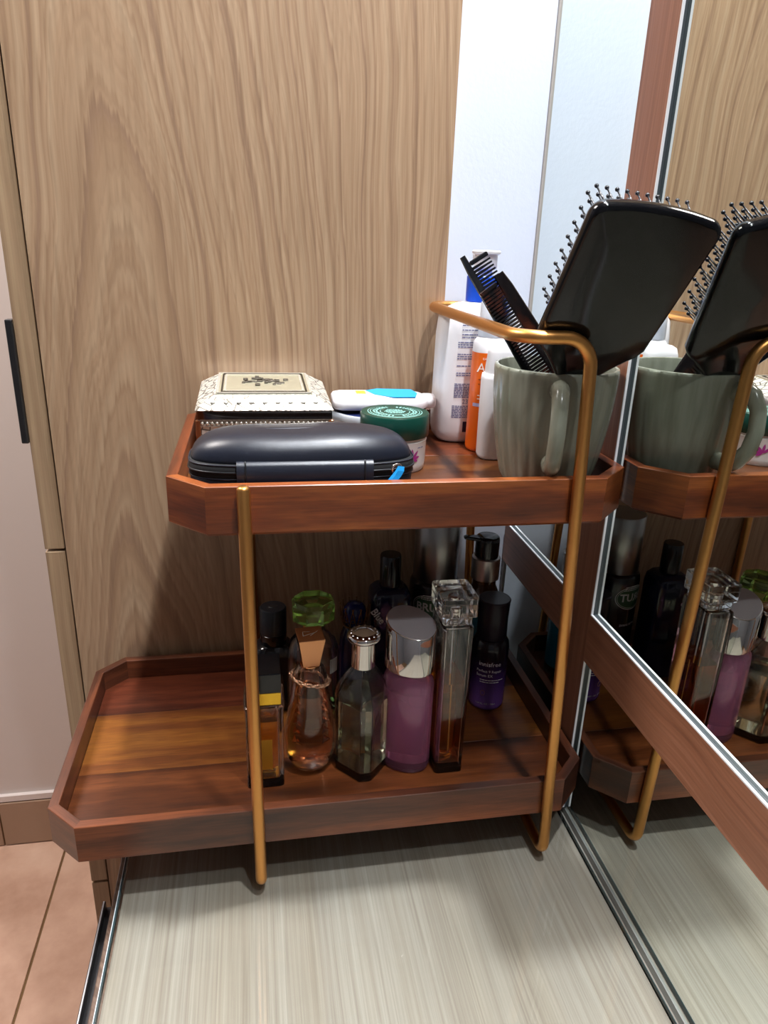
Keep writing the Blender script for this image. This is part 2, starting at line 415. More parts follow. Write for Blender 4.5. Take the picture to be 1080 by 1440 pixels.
def tray(name, x0, x1, zb, zt, c, cuts, lab, m_rim, m_floor):
    O = octo(x0, x1, TY0, TY0 + TD, c); ci = c - TT * (2 - math.sqrt(2)) ; I = octo(x0 + TT, x1 - TT, TY0 + TT, TY0 + TD - TT, c - TT * .586)
    off = -SO
    P = obj(name, prism([p + Vector((0, 0)) for p in octo(x0 + TT*.5, x1 - TT*.5, TY0 + TT*.5, TY0 + TD - TT*.5, c - .003)], zb + .0015, zt - .0255), m_woodx, stand, loc=off, label=lab)
    for i in range(8):
        a, b_, d, e = O[i], O[(i+1) % 8], I[(i+1) % 8], I[i]
        mid = (a + b_) / 2; ln = (b_ - a).length; ang = math.atan2((b_ - a).y, (b_ - a).x)
        R = Matrix.Rotation(-ang, 2)
        q = [R @ (p - mid) for p in (a, b_, d, e)]
        bm = bmesh.new()
        prof = []
        # board with eased lower outer edge
        o1 = [Vector((p.x, p.y, 0)) for p in q]
        k = .0022
        ins = [q[0].lerp(q[3], k / TT), q[1].lerp(q[2], k / TT)]
        bm.free()
        ringsets = [[(ins[0], 0), (ins[1], 0), (q[2], 0), (q[3], 0)], [(q[0], k), (q[1], k), (q[2], k), (q[3], k)],
                    [(q[0], zt - zb - .0005), (q[1], zt - zb - .0005), (q[2], zt - zb - .0005), (q[3], zt - zb - .0005)]]
        e1 = .0005 / TT
        ringsets.append([(q[0].lerp(q[3], e1), zt - zb), (q[1].lerp(q[2], e1), zt - zb), (q[2].lerp(q[1], e1), zt - zb), (q[3].lerp(q[0], e1), zt - zb)])
        bm = loft([[Vector((p.x, p.y, z)) for p, z in r] for r in ringsets])
        obj('rim_board', bm, m_rim, P, loc=(mid.x, mid.y, zb), rot=(0, 0, ang))
    Ii = octo(x0 + TT + .0002, x1 - TT - .0002, TY0 + TT + .0002, TY0 + TD - TT - .0002, c - TT * .586)
    for k_, (a, b_) in enumerate(zip(cuts[:-1], cuts[1:])):
        pl = clip(Ii, a + .0001, b_ - .0001)
        cx = sum(p.x for p in pl) / len(pl); cy = sum(p.y for p in pl) / len(pl)
        obj('floor_plank', prism([p - Vector((cx, cy)) for p in pl], 0, .0042, .0002), m_floor[k_], P, loc=(cx, cy, zt - .0252))
    return P
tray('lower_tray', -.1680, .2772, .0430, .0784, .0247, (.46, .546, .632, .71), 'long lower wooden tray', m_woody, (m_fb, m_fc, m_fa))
tray('upper_tray', -.0604, .2779, .3127, .3480, .0271, (.46, .525, .600, .665, .71), 'shorter upper wooden tray', m_woodx, (m_woodx, m_fc, m_woodx, m_fb))
FY, BY, TR_ = .4563, .7089, .0046
bm = tube(fillet([(-.0081, FY, .3470), (-.0047, FY, TR_), (-.0047, BY, TR_), (-.0081, BY, .3470)], .012), TR_, 18)
obj('gold_frame', bm, m_gold, stand, True, loc=-SO, label='gold tube frame without handle at the open end')
lp = fillet([(.15, FY, .4475), (.1716, FY, .4475), (.1716, BY, .4475), (.2233, BY, .4475), (.2392, BY, TR_), (.2392, FY, TR_), (.2233, FY, .4475), (.20, FY, .4475)], [.0001, .022, .020, .012, .012, .020])
lp = fillet([(.195, FY, .4475), (.1716, FY, .4475), (.1716, BY, .4475), (.2233, BY, .4475), (.2392, BY, TR_), (.2392, FY, TR_), (.2233, FY, .4475), (.1951, FY, .4475)], [.022, .022, .020, .012, .012, .020])[:-1]
obj('gold_frame', tube(lp, TR_, 18, closed=True), m_gold, stand, True, loc=-SO, label='gold tube frame rising into the raised handle loop')
# fixing screws where the posts meet the trays
for sx, sz in ((-.0075, .328), (-.005, .058)):
    for yy, s in ((.4609, 1), (.7044, -1)):
        pass
ZU, ZL = .3270, .0574

# ------------------------------------------------------------------ MUG
mug = root('mug', (.2285, .522, ZU), 'sage green ribbed ceramic mug holding the brush and combs', 'mug')
m_sage = mat('sage_glaze', '7C8474', .22); bsn = m_sage.node_tree.nodes['Principled BSDF']
c = ramp(m_sage, noise(m_sage, mapping(m_sage, (160, 160, 12)), 1, 3), [(.3, '757869'), (.6, '85887A')])
L(m_sage, c, bsn.inputs['Base Color'])
def mr(z): return .0345 + .0125 * (1 - (1 - min(z / .093, 1)) ** 1.9)
SEG = 156; NF = 26
def mring(z, r, fl_):
    out = []
    for i in range(SEG):
        a = 2 * pi * i / SEG; rr = r * (1 - fl_ * (1 - abs(cos(a * NF / 2))))
        out.append(Vector((rr * cos(a), rr * sin(a), z)))
    return out
rg = [mring(0, .0300, 0), mring(.0006, .0322, 0), mring(.004, mr(.004) - .0008, .015)]
rg += [mring(z, mr(z), .017) for z in [.008 + i * .0077 for i in range(10)]]
rg += [mring(.087, mr(.087), .010), mring(.0905, mr(.0905), .001), mring(.0925, mr(.092) - .0006, 0), mring(.093, mr(.093) - .0017, 0), mring(.0925, mr(.092) - .0030, 0)]
rg += [mring(z, mr(z) - .0038, 0) for z in (.088, .075, .06, .045, .03, .018, .010)] + [mring(.006, .028, 0), mring(.0055, .012, 0), mring(.0055, .001, 0)]
obj('mug_body', loft(rg), m_sage, mug, True, angle=50)
hd = Vector((-.0217, -.064, 0)).normalized()
hp = [hd * r + Vector((0, 0, z)) for r, z in ((.044, .080), (.052, .083), (.0605, .080), (.0665, .070), (.068, .055), (.065, .040), (.058, .030), (.050, .0255), (.0405, .026))]
hp = [hp[0]] + [hp[i].lerp(hp[i+1], t_) for i in range(len(hp)-1) for t_ in (.5, 1)]
bm = tube(hp, [.0058 + .0012 * abs(cos(pi * i / (len(hp)-1))) ** 3 for i in range(len(hp))], 16)
obj('handle', bm, m_sage, mug, True)

# ------------------------------------------------------------------ BRUSH
U = Vector((.0095, -.052, .0826)).normalized(); Rv = Vector((1, 0, -.085)); Rv = (Rv - U * Rv.dot(U)).normalized(); Nv = -(Rv.cross(U))
Bo = Vector((.2270, .466, .4382))
br = bpy.data.objects.new('paddle_brush', None); COL.objects.link(br); br.empty_display_size = .01
Mx = Matrix((Rv, U, Nv)).transposed().to_4x4(); Mx.translation = Bo; br.matrix_world = Mx
tag(br, 'large black paddle hairbrush standing bristles-away in the green mug', 'hairbrush')
m_bp = mat('brush_plastic', '0A0B0F', .12, 0, Specular_IOR_Level=.35); m_pad = mat('brush_pad', '17181C', .5); m_pin = mat('bristle_plastic', '11131C', .25)
def half(v):
    if v >= 0: return .0400 + .0032 * v / .098
    if v > -.030:
        t_ = -v / .030; return .040 - .0285 * (t_ ** .8)
    return .0115
def plan(inset, zz):
    o = []
    ctrl = []
    vs = [-.122, -.120, -.112, -.09, -.06, -.036, -.029, -.022, -.014, -.007, -.002, .004, .02, .05, .08]
    for v in vs:
        h_ = half(v)
        if v <= -.112: h_ = .0115 * (1 - max(0, (-v - .112) / .0115) ** 2 * .6)
        ctrl.append((h_ - inset, v))
    R0 = .010
    for k in range(7):
        a = k / 6 * pi / 2; ctrl.append((.0430 - inset - R0 + R0 * cos(a), .090 + (R0 - inset) * sin(a)))
    top = [(x, .090 + R0 - inset + .0028 * (1 - (x / .033) ** 2)) for x in (.026, .018, .009, 0)]
    right = ctrl + top
    left = [(-x, v) for x, v in right[::-1][1:]]
    return [Vector((x, v, zz)) for x, v in right + left]
bm = loft([plan(.0035, .0), plan(.0012, .0008), plan(.0002, .0030), plan(0, .0060), plan(.0006, .0085), plan(.002, .0098)])
obj('brush_back', bm, m_bp, br, True, angle=50)
def pad(i, z): return [p for p in secs(ell(5, 48), [(z, .037 - i, .043 - i)], 0, .052)[0]]
obj('cushion', loft([pad(0, .0096), pad(0, .0112), pad(.002, .0128), pad(.010, .0138)]), m_pad, br, True)
pin = lathe([(0, .0008), (.0, .0008), (.010, .0006), (.0195, .0005), (.0200, .0010), (.0208, .0014), (.0218, .0013), (.0226, .0006)][1:] and [(.0009, 0), (.0006, .012), (.0005, .0195), (.0010, .0200), (.0014, .0208), (.0013, .0217), (.0006, .0224)], 8)
pm = None
rows = 18
for i in range(rows):
    v = .012 + i * .0047; nc = 11 if i % 2 == 0 else 10
    for j in range(nc):
        u = (j - (nc - 1) / 2) * .0064
        if abs(u) > .0335 or (i in (0, rows - 1) and abs(u) > .029): continue
        if pm is None:
            o = obj('bristle', pin, m_pin, br, True); pm = o.data
        else:
            o = bpy.data.objects.new('bristle', pm); COL.objects.link(o); o.parent = br
        o.location = (u, v, .0130); o.rotation_euler = (-(v - .052) * 2.2, u * 3.5, 0)

# ------------------------------------------------------------------ COMBS
def comb(label, top, bot, M, width, spine, side, thick, pitch, tooth_len, v0, v1, roll=0, taper=.0):
    top, bot = Vector(top), Vector(bot); A = (top - bot); Ln = A.length; A.normalize()
    Yv = Vector((0.10 + roll, 1, 0.0)); Yv = (Yv - A * Yv.dot(A)).normalized(); Bv = A.cross(-Yv) * -1
    if Bv.x < 0: Bv = -Bv
    Yv = Bv.cross(A) * -1
    c_ = bpy.data.objects.new('comb', None); COL.objects.link(c_); c_.empty_display_size = .01
    Mx = Matrix((Bv, A, Bv.cross(A))).transposed().to_4x4(); Mx.translation = bot; c_.matrix_world = Mx
    tag(c_, label, 'comb')
    s = side  # +1 teeth towards +B
    h = thick / 2
    def sec(v, x0, x1, hh): return [Vector((x, v, z)) for x, z in ((x0, 0), (x0 + .0008, hh), (x1 - .0008, hh * .7), (x1, 0), (x1 - .0008, -hh * .7), (x0 + .0008, -hh))]
    back = -s * width / 2
    rings = []
    for k in range(13):
        v = Ln * k / 12; sp = spine * (1 - .25 * abs(2 * k / 12 - 1) ** 2)
        a, b_ = back, back + s * sp
        if k in (0, 12): a += s * .001
        rings.append(sec(v, min(a, b_), max(a, b_), h))
    obj('spine', loft(rings), M, c_, True, angle=40)
    for va in (v0 - .0035, v1):   # solid end pieces
        obj('end_guard', box(min(back + s * spine * .8, -back), max(back + s * spine * .8, -back), va, va + .0035, -h * .8, h * .8, .0006, seg=1), M, c_)
    n = int((v1 - v0) / pitch); tb = bmesh.new()
    for k in range(n):
        v = v0 + (k + .5) * pitch; x0_, x1_ = back + s * spine * .8, -back
        q = [Vector((x0_, v + sg * pitch * .40, zz * h * .75)) for sg, zz in ((-1, 1), (1, 1), (1, -1), (-1, -1))]
        e = [Vector((x1_, v + sg * pitch * .24, zz * h * .3)) for sg, zz in ((-1, 1), (1, 1), (1, -1), (-1, -1))]
        tb = loft([q, e], bm=tb)
    tag(obj('teeth', tb, M, c_), kind='stuff')
    return c_
m_cb = mat('comb_black', '101116', .25)
m_cbr = mat('tortoiseshell', '2A1A14', .15); c = ramp(m_cbr, noise(m_cbr, mapping(m_cbr, (60, 30, 60)), 1, 2), [(.5, '100C0D'), (.66, '4A2214'), (.82, '9A4A24')])
L(m_cbr, c, m_cbr.node_tree.nodes['Principled BSDF'].inputs['Base Color'])
comb('black comb in the green mug, its coarse top teeth rising highest', (.1630, .552, .4985), (.2585, .523, .352), m_cb, .0205, .0070, 1, .0034, .0027, .013, .005, .168)
comb('dark brown tortoiseshell comb leaning in front of the black comb in the mug', (.1770, .543, .4790), (.2590, .514, .368), m_cbr, .0245, .0118, -1, .0034, .0026, .012, .006, .134)

# ------------------------------------------------------------------ ZIP CASE
case = root('zip_case', (.0345, .510, ZU), 'black glossy leather zip case lying at the front of the upper tray', 'case')
m_lea = mat('black_leather', '161A26', .36); bump(m_lea, noise(m_lea, mapping(m_lea, (900, 900, 900)), 1, 2), .10, .0003)
m_tape = mat('zip_tape', '08090C', .8); m_teeth = mat('zip_teeth', '15161A', .35)
CA, CB = .0800, .0330
def sup(n, a, b, z, seg=72): return secs(ell(n, seg), [(z, a, b)])[0]
obj('lower_shell', loft([sup(3.4, CA - .012, CB - .010, .0), sup(3.4, CA - .004, CB - .003, .002), sup(3.6, CA - .0005, CB - .0005, .010), sup(3.8, CA, CB, .0215)]), m_lea, case, True)
rg = []
for k in range(11):
    t_ = k / 10 * pi / 2; e = .50
    sc_ = max(cos(t_), 1e-3) ** e; zz = .0290 + .0205 * sin(t_) ** .9
    a = (CA - .001) * (1 - (1 - sc_) * .50); b_ = (CB - .001) * (1 - (1 - sc_) * 1.0)
    if k == 10: a, b_ = CA * .48, .001
    rr = sup(3.2, max(a, .001), max(b_, .0008), zz)
    for p in rr: p.z += -.0014 * math.exp(-((p.x + .012) / .026) ** 2) * sin(t_) - .006 * (abs(p.x) / CA) ** 3 * sin(t_)
    rg.append(rr)
obj('upper_shell', loft(rg), m_lea, case, True)
obj('zip_tape', loft([sup(3.8, CA - .001, CB - .001, .0195), sup(3.8, CA + .0004, CB + .0004, .0205), sup(3.8, CA + .0004, CB + .0004, .0290), sup(3.8, CA - .001, CB - .001, .0302)]), m_tape, case, True)
pth = [Vector((p.x * 1.008, p.y * 1.012, .0248)) for p in sup(3.8, CA, CB, 0, 96)]
obj('zip_teeth', tube(pth, .0009, 6, closed=True), m_teeth, case, True)
for dz in (.0200, .0297):
    obj('seam_piping', tube([Vector((p.x * 1.004, p.y * 1.008, dz)) for p in sup(3.7, CA, CB, 0, 96)], .0006, 6, closed=True), m_lea, case, True)
hp = []
for k in range(25):
    x = -.047 + .094 * k / 24; hp.append(x)
def hinge(x):
    r = []
    for zz, yy in ((.006, -CB - .0002), (.014, -CB - .0020), (.023, -CB - .0028), (.0300, -CB - .0018), (.0325, -CB + .0006), (.0325, -CB + .004), (.006, -CB + .004)):
        r.append(Vector((x, yy, zz)))
    return r
obj('spine_strip', loft([hinge(x) for x in hp]), m_lea, case, True, angle=60, label='smooth leather strip along the hinge side')
for x in (-.041, .041):
    obj('stitch_line', tube([(x, -CB - .0022, .014), (x, -CB - .0031, .023), (x, -CB - .0022, .0300), (x, -CB + .0, .0330)], .0006, 6), m_teeth, case, True)
zp = obj('zip_slider', tube([Vector((.0635 + .0035 * cos(a), -.0345 + .0008 * cos(a), .0265 + .0035 * sin(a))) for a in [2 * pi * i / 20 for i in range(20)]], .0008, 8, closed=True), m_chrome, case, True, label='small chrome zip ring')
tb = loft([[Vector((.0655 - .002 * k, -.0362 - .0006 * k, .0260 - .0022 * k + (.0012 if k == 0 else 0))) + Vector(q) for q in ((-.0015, 0, .002), (.0030, 0, .0014), (.0026, -.0012, -.0016), (-.0018, -.0012, -.001))] for k in range(5)])
obj('pull_tab', tb, mat('blue_rubber', '1790D8', .4), zp, label='bright blue pull tab')

# ------------------------------------------------------------------ TRINKET BOX
bx = root('trinket_box', (.0095, .6425, ZU), 'silver metal trinket box with embossed sloping lid, behind the black zip case', 'box')
bx.rotation_euler = (radians(3.2), 0, 0); bx.location.z = ZU + .0032
m_sil = mat('embossed_silver', 'F4EFE2', .38, .55)
bs = m_sil.node_tree.nodes['Principled BSDF']
v = N(m_sil, 'ShaderNodeTexVoronoi', feature='DISTANCE_TO_EDGE'); v.inputs['Scale'].default_value = 120; L(m_sil, mapping(m_sil, (1, 1, 1)), v.inputs['Vector'])
c = ramp(m_sil, v.outputs['Distance'], [(.02, '5E564A'), (.08, 'F6F1E6')]); L(m_sil, c, bs.inputs['Base Color']); bump(m_sil, v.outputs['Distance'], .35, .001)
m_silp = mat('polished_silver', 'EEE9DC', .2, .6)
m_patina = mat('patina', '4A443C', .4, .8)
m_plate = mat('top_plate', 'DDD8BE', .3, .7); bs = m_plate.node_tree.nodes['Principled BSDF']
HW, HD = .0545, .046
obj('box_body', box(-HW + .001, HW - .001, -HD, HD, 0, .0335, .0015), m_sil, bx)
for yy in (-HD - .0006,):
    obj('ledge', box(-HW, HW, yy - .0006, yy + .002, .0285, .0305, .0003, seg=1), m_silp, bx)
    obj('ledge', box(-HW, HW, yy - .0006, yy + .002, .0345 - .0015, .0345, .0003, seg=1), m_silp, bx)
    b0 = bmesh.new(); bmesh.ops.create_uvsphere(b0, u_segments=10, v_segments=6, radius=.0015)
    q = None
    for i in range(27):
        if q is None: o = obj('bead', b0, m_silp, bx, True); q = o.data
        else: o = bpy.data.objects.new('bead', q); COL.objects.link(o); o.parent = bx
        o.location = (-HW + .0035 + i * .00392, yy - .0008, .0318)
for sx in (-1, 1):
    obj('corner_post', box(sx * HW - .002, sx * HW + .002, -HD - .002, -HD + .002, 0, .034, .0006, seg=1), mat('copper_trim', 'B87D56', .3, .9), bx)
def rc(a, b_, z): return [Vector((x, y, z)) for x, y in ((-a, -b_), (a, -b_), (a, b_), (-a, b_))]
lid = obj('lid', loft([rc(.0548, .0480, .0350), rc(.0552, .0490, .0352), rc(.0552, .0490, .0425)]), m_chrome, bx)
obj('lid_slope', loft([rc(.0560, .0500, .0425), rc(.0562, .0502, .0432), rc(.0540, .0475, .0450), rc(.0405, .0380, .0530)]), m_sil, lid)
obj('lid_plate', loft([rc(.0400, .0375, .0528), rc(.0395, .037, .0540)]), m_plate, lid)
for a, b_, th, M in ((.0385, .036, .0011, m_silp), (.0350, .0325, .0007, m_patina), (.0325, .030, .0009, m_silp)):
    f = box(-a, a, -b_ - th, -b_ + th, .0538, .0548); f = box(-a, a, b_ - th, b_ + th, .0538, .0548, bm=f)
    f = box(-a - th, -a + th, -b_, b_, .0538, .0548, bm=f); f = box(a - th, a + th, -b_, b_, .0538, .0548, bm=f)
    obj('plate_border', f, M, lid)
rnd = random.Random(4); b0 = None
for i in range(46):   # small relief scene in the middle of the lid
    x, y = rnd.gauss(0, .009), rnd.gauss(.004, .007)
    x = max(-.022, min(.022, x)); y = max(-.016, min(.02, y))
    b0 = box(x - .0012, x + .0012 + rnd.random() * .002, y - .0008, y + .0008 + rnd.random() * .003, .0538, .0545 + rnd.random() * .001, .0003, b0, 1)
tag(obj('relief', b0, m_patina, lid), kind='stuff')
for s in (-1, 1):
    b0 = None
    for i in range(9):
        x = -.042 + i * .0105
        b0 = lathe([(.0016, .0), (.0026, .0012), (.0012, .0022), (.0003, .0024)], 8, b0, cx=x, cy=s * .0432)
    for v_ in b0.verts: v_.co.z += .0470
    obj('scroll_row', b0, m_silp, lid, True)

# ------------------------------------------------------------------ TUB + LYING BOTTLE + JAR
m_wp = mat('white_plastic', 'E9E7EA', .3); m_wp.node_tree.nodes['Principled BSDF'].inputs['Subsurface Weight'].default_value = .0
tubr = root('cream_tub', (.113, .6485, ZU), 'wide round pale cream tub with navy lid under the lying white bottle', 'tub')
obj('tub_wall', lathe([(.040, 0), (.0425, .001), (.0445, .006), (.0452, .024), (.0462, .0245), (.0462, .0270), (.0440, .0272)], 64), m_wp, tubr, True, angle=40)
obj('tub_rim', lathe([(.0465, .0268), (.0470, .0300), (.0450, .0325), (.0425, .0325), (.0415, .030), (.0415, .0268)], 64), mat('rim_grey', 'BFC4CC', .25, .4), tubr, True, angle=50)
obj('lid_disc', lathe([(.0420, .0260), (.0420, .0306), (.0405, .0312), (.001, .0312)], 64), mat('navy_plastic', '1A2450', .3), tubr, True, angle=50)
lb = root('lotion_bottle', (.1150, .6500, ZU + .0326), 'small white bottle with blue print lying flat on the round tub', 'bottle', radians(-2))
pts = []
for x, a, b_ in ((-.0445, .010, .0010), (-.0440, .018, .0040), (-.0420, .0225, .0058), (-.036, .0255, .0066), (.010, .0262, .0068), (.030, .0250, .0066), (.038, .0200, .0060), (.0430, .0120, .0045), (.0440, .006, .002)):
    pts.append([Vector((x, u * a, v_ * b_ + .0068)) for u, v_ in ell(3.2, 32)])
obj('bottle_body', loft(pts), m_wp, lb, True)
obj('blue_print', loft([[Vector((x, y, .01345 + .0003 * k)) for x, y in ((-.006, -.008), (.010, -.020), (.030, -.019), (.035, .0), (.032, .018), (.000, .021), (-.012, .012))] for k in (0, 1)]), mat('cyan_print', '1D9BD6', .4), lb, label='bright blue printed patch')
obj('yellow_print', loft([[Vector((x, y, .01345 + .0003 * k)) for x, y in ((-.022, -.004), (-.013, -.004), (-.013, .010), (-.022, .010))] for k in (0, 1)]), mat('yellow_print', 'C9A93A', .4), lb)
obj('bottle_cap', loft([[Vector((x, u * a, v_ * a * .55 + .0068)) for u, v_ in ell(2.4, 24)] for x, a in ((.0405, .010), (.0412, .0115), (.0500, .0115), (.0510, .010))]), m_wp, lb, True, angle=50)

jr = root('cream_jar', (.1142, .5715, ZU), 'cream jar with dark green screw lid and purple flower print', 'jar')
m_jar = mat('jar_white', 'DFDAD8', .3); m_green = mat('green_lid', '073A30', .28)
obj('jar_body', lathe([(.0245, 0), (.0256, .001), (.0263, .006), (.0268, .024), (.0272, .0252), (.0262, .0262), (.0262, .0300)], 64), m_jar, jr, True, angle=40)
ld_ = obj('jar_lid', lathe([(.0280, .0282), (.0284, .0287), (.0284, .0452), (.0277, .0462), (.001, .0462)], 64), m_green, jr, True, angle=40)
m_lp = mat('lid_print', '9FD8CF', .4)
for r0 in (.0225, .0205, .0125):
    obj('print_ring', loft([secs(ell(2, 48), [(.04625, r0, r0)])[0], secs(ell(2, 48), [(.04632, r0 - .0004, r0 - .0004)])[0]], False, False), m_lp, ld_)
rnd = random.Random(9); b0 = bmesh.new()
for i in range(34):
    if i in (8, 9, 25, 26): continue
    a = 2 * pi * i / 34
    for rr in (.0175, .0152):
        h = rnd.uniform(.0006, .0011)
        q = [Vector((rr + dx, dy, .04635)) for dx, dy in ((-h, -.0009), (h, -.0009), (h, .0006), (-h, .0006))]
        b0.faces.new([b0.verts.new(Matrix.Rotation(a, 3, 'Z') @ p) for p in q])
for i in range(7):
    y = -.007 + i * .0022
    for x0_, x1_, z_, h_ in words(-.009 + .0012 * abs(i - 3), .009 - .0012 * abs(i - 3), 0, .001, rnd, .0010, .003):
        b0.faces.new([b0.verts.new((x, yy, .04635)) for x, yy in ((x0_, y), (x1_, y), (x1_, y + .0011), (x0_, y + .0011))])
obj('lid_lettering', b0, m_lp, ld_)
b0 = bmesh.new()
for k, (a, ln) in enumerate(((95, .0085), (50, .0085), (10, .0075), (140, .0080), (-25, .006))):
    a = radians(a); cx, cz = .0115, .0125
    prev = []
    for t_ in range(9):
        q = t_ / 8; wd = .0012 * sin(pi * q) ** .8
        for s in (1, -1):
            x = cx + cos(a) * ln * q - sin(a) * wd * s; z = cz + sin(a) * ln * q + cos(a) * wd * s
            r = .0271; prev.append(b0.verts.new((r * sin(x / r), -r * cos(x / r), z)))
    for t_ in range(8):
        i = t_ * 2; b0.faces.new((prev[i], prev[i+1], prev[i+3], prev[i+2]))
obj('flower_print', b0, mat('magenta_print', '9A2A78', .5), jr, label='purple flower print')
obj('label_text', bars(words(.0165, .0235, .021, .0007, rnd), .0272), m_print_d, jr)

# ------------------------------------------------------------------ BATHROOM BOTTLES ON THE UPPER TRAY
lo_ = root('pump_lotion', (.2105, .662, ZU), 'big white lotion bottle with blue pump collar at the back of the upper tray', 'bottle')
u4 = ell(3.6, 56)
obj('bottle_body', loft(secs(u4, [(0, .0330, .0175), (.0012, .0365, .0205), (.005, .0395, .0230), (.012, .0412, .0240), (.03, .0415, .0240), (.10, .0405, .0238), (.115, .0390, .0230), (.1215, .0340, .0205), (.1262, .0240, .0165), (.128, .0160, .0145)])), m_wp, lo_, True)
m_bluec = mat('cobalt_plastic', '0E4FD0', .3)
obj('pump_collar', lathe([(.0150, .1281), (.0160, .1290), (.0160, .1500), (.0150, .1510), (.008, .1512)], 40), m_bluec, lo_, True, angle=40)
obj('pump_stem', lathe([(.0065, .1512), (.0065, .1560), (.0090, .1562), (.0092, .1680), (.008, .1690)], 28), m_wp, lo_, True, angle=40)
bh = lathe([(.0098, .1570), (.0104, .1580), (.0104, .1690), (.0128, .1698), (.0130, .1716), (.0118, .1726), (.001, .1727)], 32)
obj('pump_head', box(-.004, .004, .008, .030, .1640, .1700, .0014, bh), m_wp, lo_, True, angle=40)
rnd = random.Random(12); rw = []
def lrow(x0, x1, z, h=.0010, **k): rw.extend(words(x0, x1, z, h, rnd, **k))
X0, X1 = -.027, .002
for z in (.111, .109, .105, .101, .0985): lrow(X0 + .003, X1, z)
for z in (.094, .092, .090, .0835, .0815, .0795, .073, .0665, .0645): lrow(X0, X1, z)
for i in range(9): lrow(X0 - .001, X1, .0565 - i * .0015, .0009)
for i in range(8): lrow(X0 - .002, X1, .0360 - i * .0015, .0009)
pr_ = bars(rw, None, 1)
def onbody(b_, a, bb, n=3.6):
    for v_ in b_.verts:
        k = (1 - abs(v_.co.x / a) ** n) ** (1 / n); v_.co.y = -bb * k - .0003
    return b_
obj('label_print', onbody(pr_, .0415, .0240), m_print_d, lo_, label='column of small blue print')
tx = text_bm('236 ml', .0058); 
for v_ in tx.verts: v_.co.x -= .012; v_.co.z += .0402
obj('label_text', onbody(tx, .0415, .0240), m_print_d, lo_)
obj('dark_square', onbody(bars([(-.018, -.002, .0165, .010)], None, 4), .0415, .0240), mat('navy_print', '15163A', .5), lo_)

og = root('sunscreen_bottle', (.2072, .6195, ZU), 'orange and white bottle with translucent cap between two white bottles', 'bottle')
ud = ell(2.4, 48)
m_or = mat('orange_plastic', 'EE6A10', .35)
obj('bottle_body', loft(secs(ud, [(0, .0130, .0120), (.0012, .0150, .0135), (.004, .0158, .0142), (.0890, .0152, .0138)])), m_or, og, True, angle=50)
obj('bottle_shoulder', loft(secs(ud, [(.0890, .0152, .0138), (.0970, .0148, .0134), (.1010, .0120, .0115), (.1020, .0100, .0100)])), m_wp, og, True, angle=60)
obj('bottle_cap', lathe([(.0115, .1022), (.0118, .1026), (.0112, .1300), (.0105, .1310), (.001, .1312)], 36), mat('frosted_cap', 'DCE2EA', .35, 0, Transmission_Weight=.55), og, True, angle=40)
def ellwrap(b_, a, bb, dx=0, dz=0, n=2.4):
    for v_ in b_.verts:
        x = v_.co.x + dx; k = (1 - min(abs(x / a), .999) ** n) ** (1 / n); v_.co.x = x; v_.co.y = -bb * k - .00025; v_.co.z += dz
    return b_
m_pw = mat('print_white', 'F3E9E2', .5)
obj('brand_text', ellwrap(text_bm('Avène', .0115, align='LEFT', scale_x=.8), .0156, .0140, -.0135, .076), m_pw, og)
obj('label_text', ellwrap(text_bm('EAU THERMALE', .0028), .0156, .0140, 0, .084), m_pw, og)
rnd = random.Random(5)
obj('label_lines', ellwrap(bars(words(-.012, .011, .066, .0008, rnd) + words(-.012, .009, .062, .0008, rnd), None, 1), .0157, .0141), mat('brown_print', '8A3A12', .5), og)
obj('label_lines', ellwrap(bars(words(-.012, .006, .052, .0008, rnd) + words(-.012, .009, .049, .0008, rnd) + words(-.010, .002, .036, .001, rnd), None, 1), .0157, .0141), m_pw, og)
obj('label_band', ellwrap(bars([(-.0145, .0145, .0435, .0030)], None, 12), .0158, .0142), mat('lilac_print', 'A9A6CC', .5), og)
obj('water_drop_print', ellwrap(bars([(-.006 + .0018*i, -.0055 + .0018*i, .016 + .003 * sin(i), .010 - .001 * i) for i in range(6)], None, 1), .0158, .0142), mat('pale_orange_print', 'F59A5A', .5), og)

wb = root('roll_on_bottle', (.2118, .592, ZU), 'plain white bottle with stepped rounded cap beside the green mug', 'bottle')
uw = ell(3.0, 48)
obj('bottle_body', loft(secs(uw, [(0, .0150, .0095), (.0012, .0170, .0112), (.004, .0180, .0120), (.070, .0186, .0122), (.0740, .0180, .0118), (.0748, .0165, .0108)])), m_wp, wb, True, angle=60)
obj('bottle_cap', loft(secs(uw, [(.0745, .0160, .0104), (.080, .0158, .0104), (.092, .0145, .0098), (.0975, .0125, .0088), (.0998, .0085, .0062), (.1003, .003, .002)])), m_wp, wb, True, angle=60)

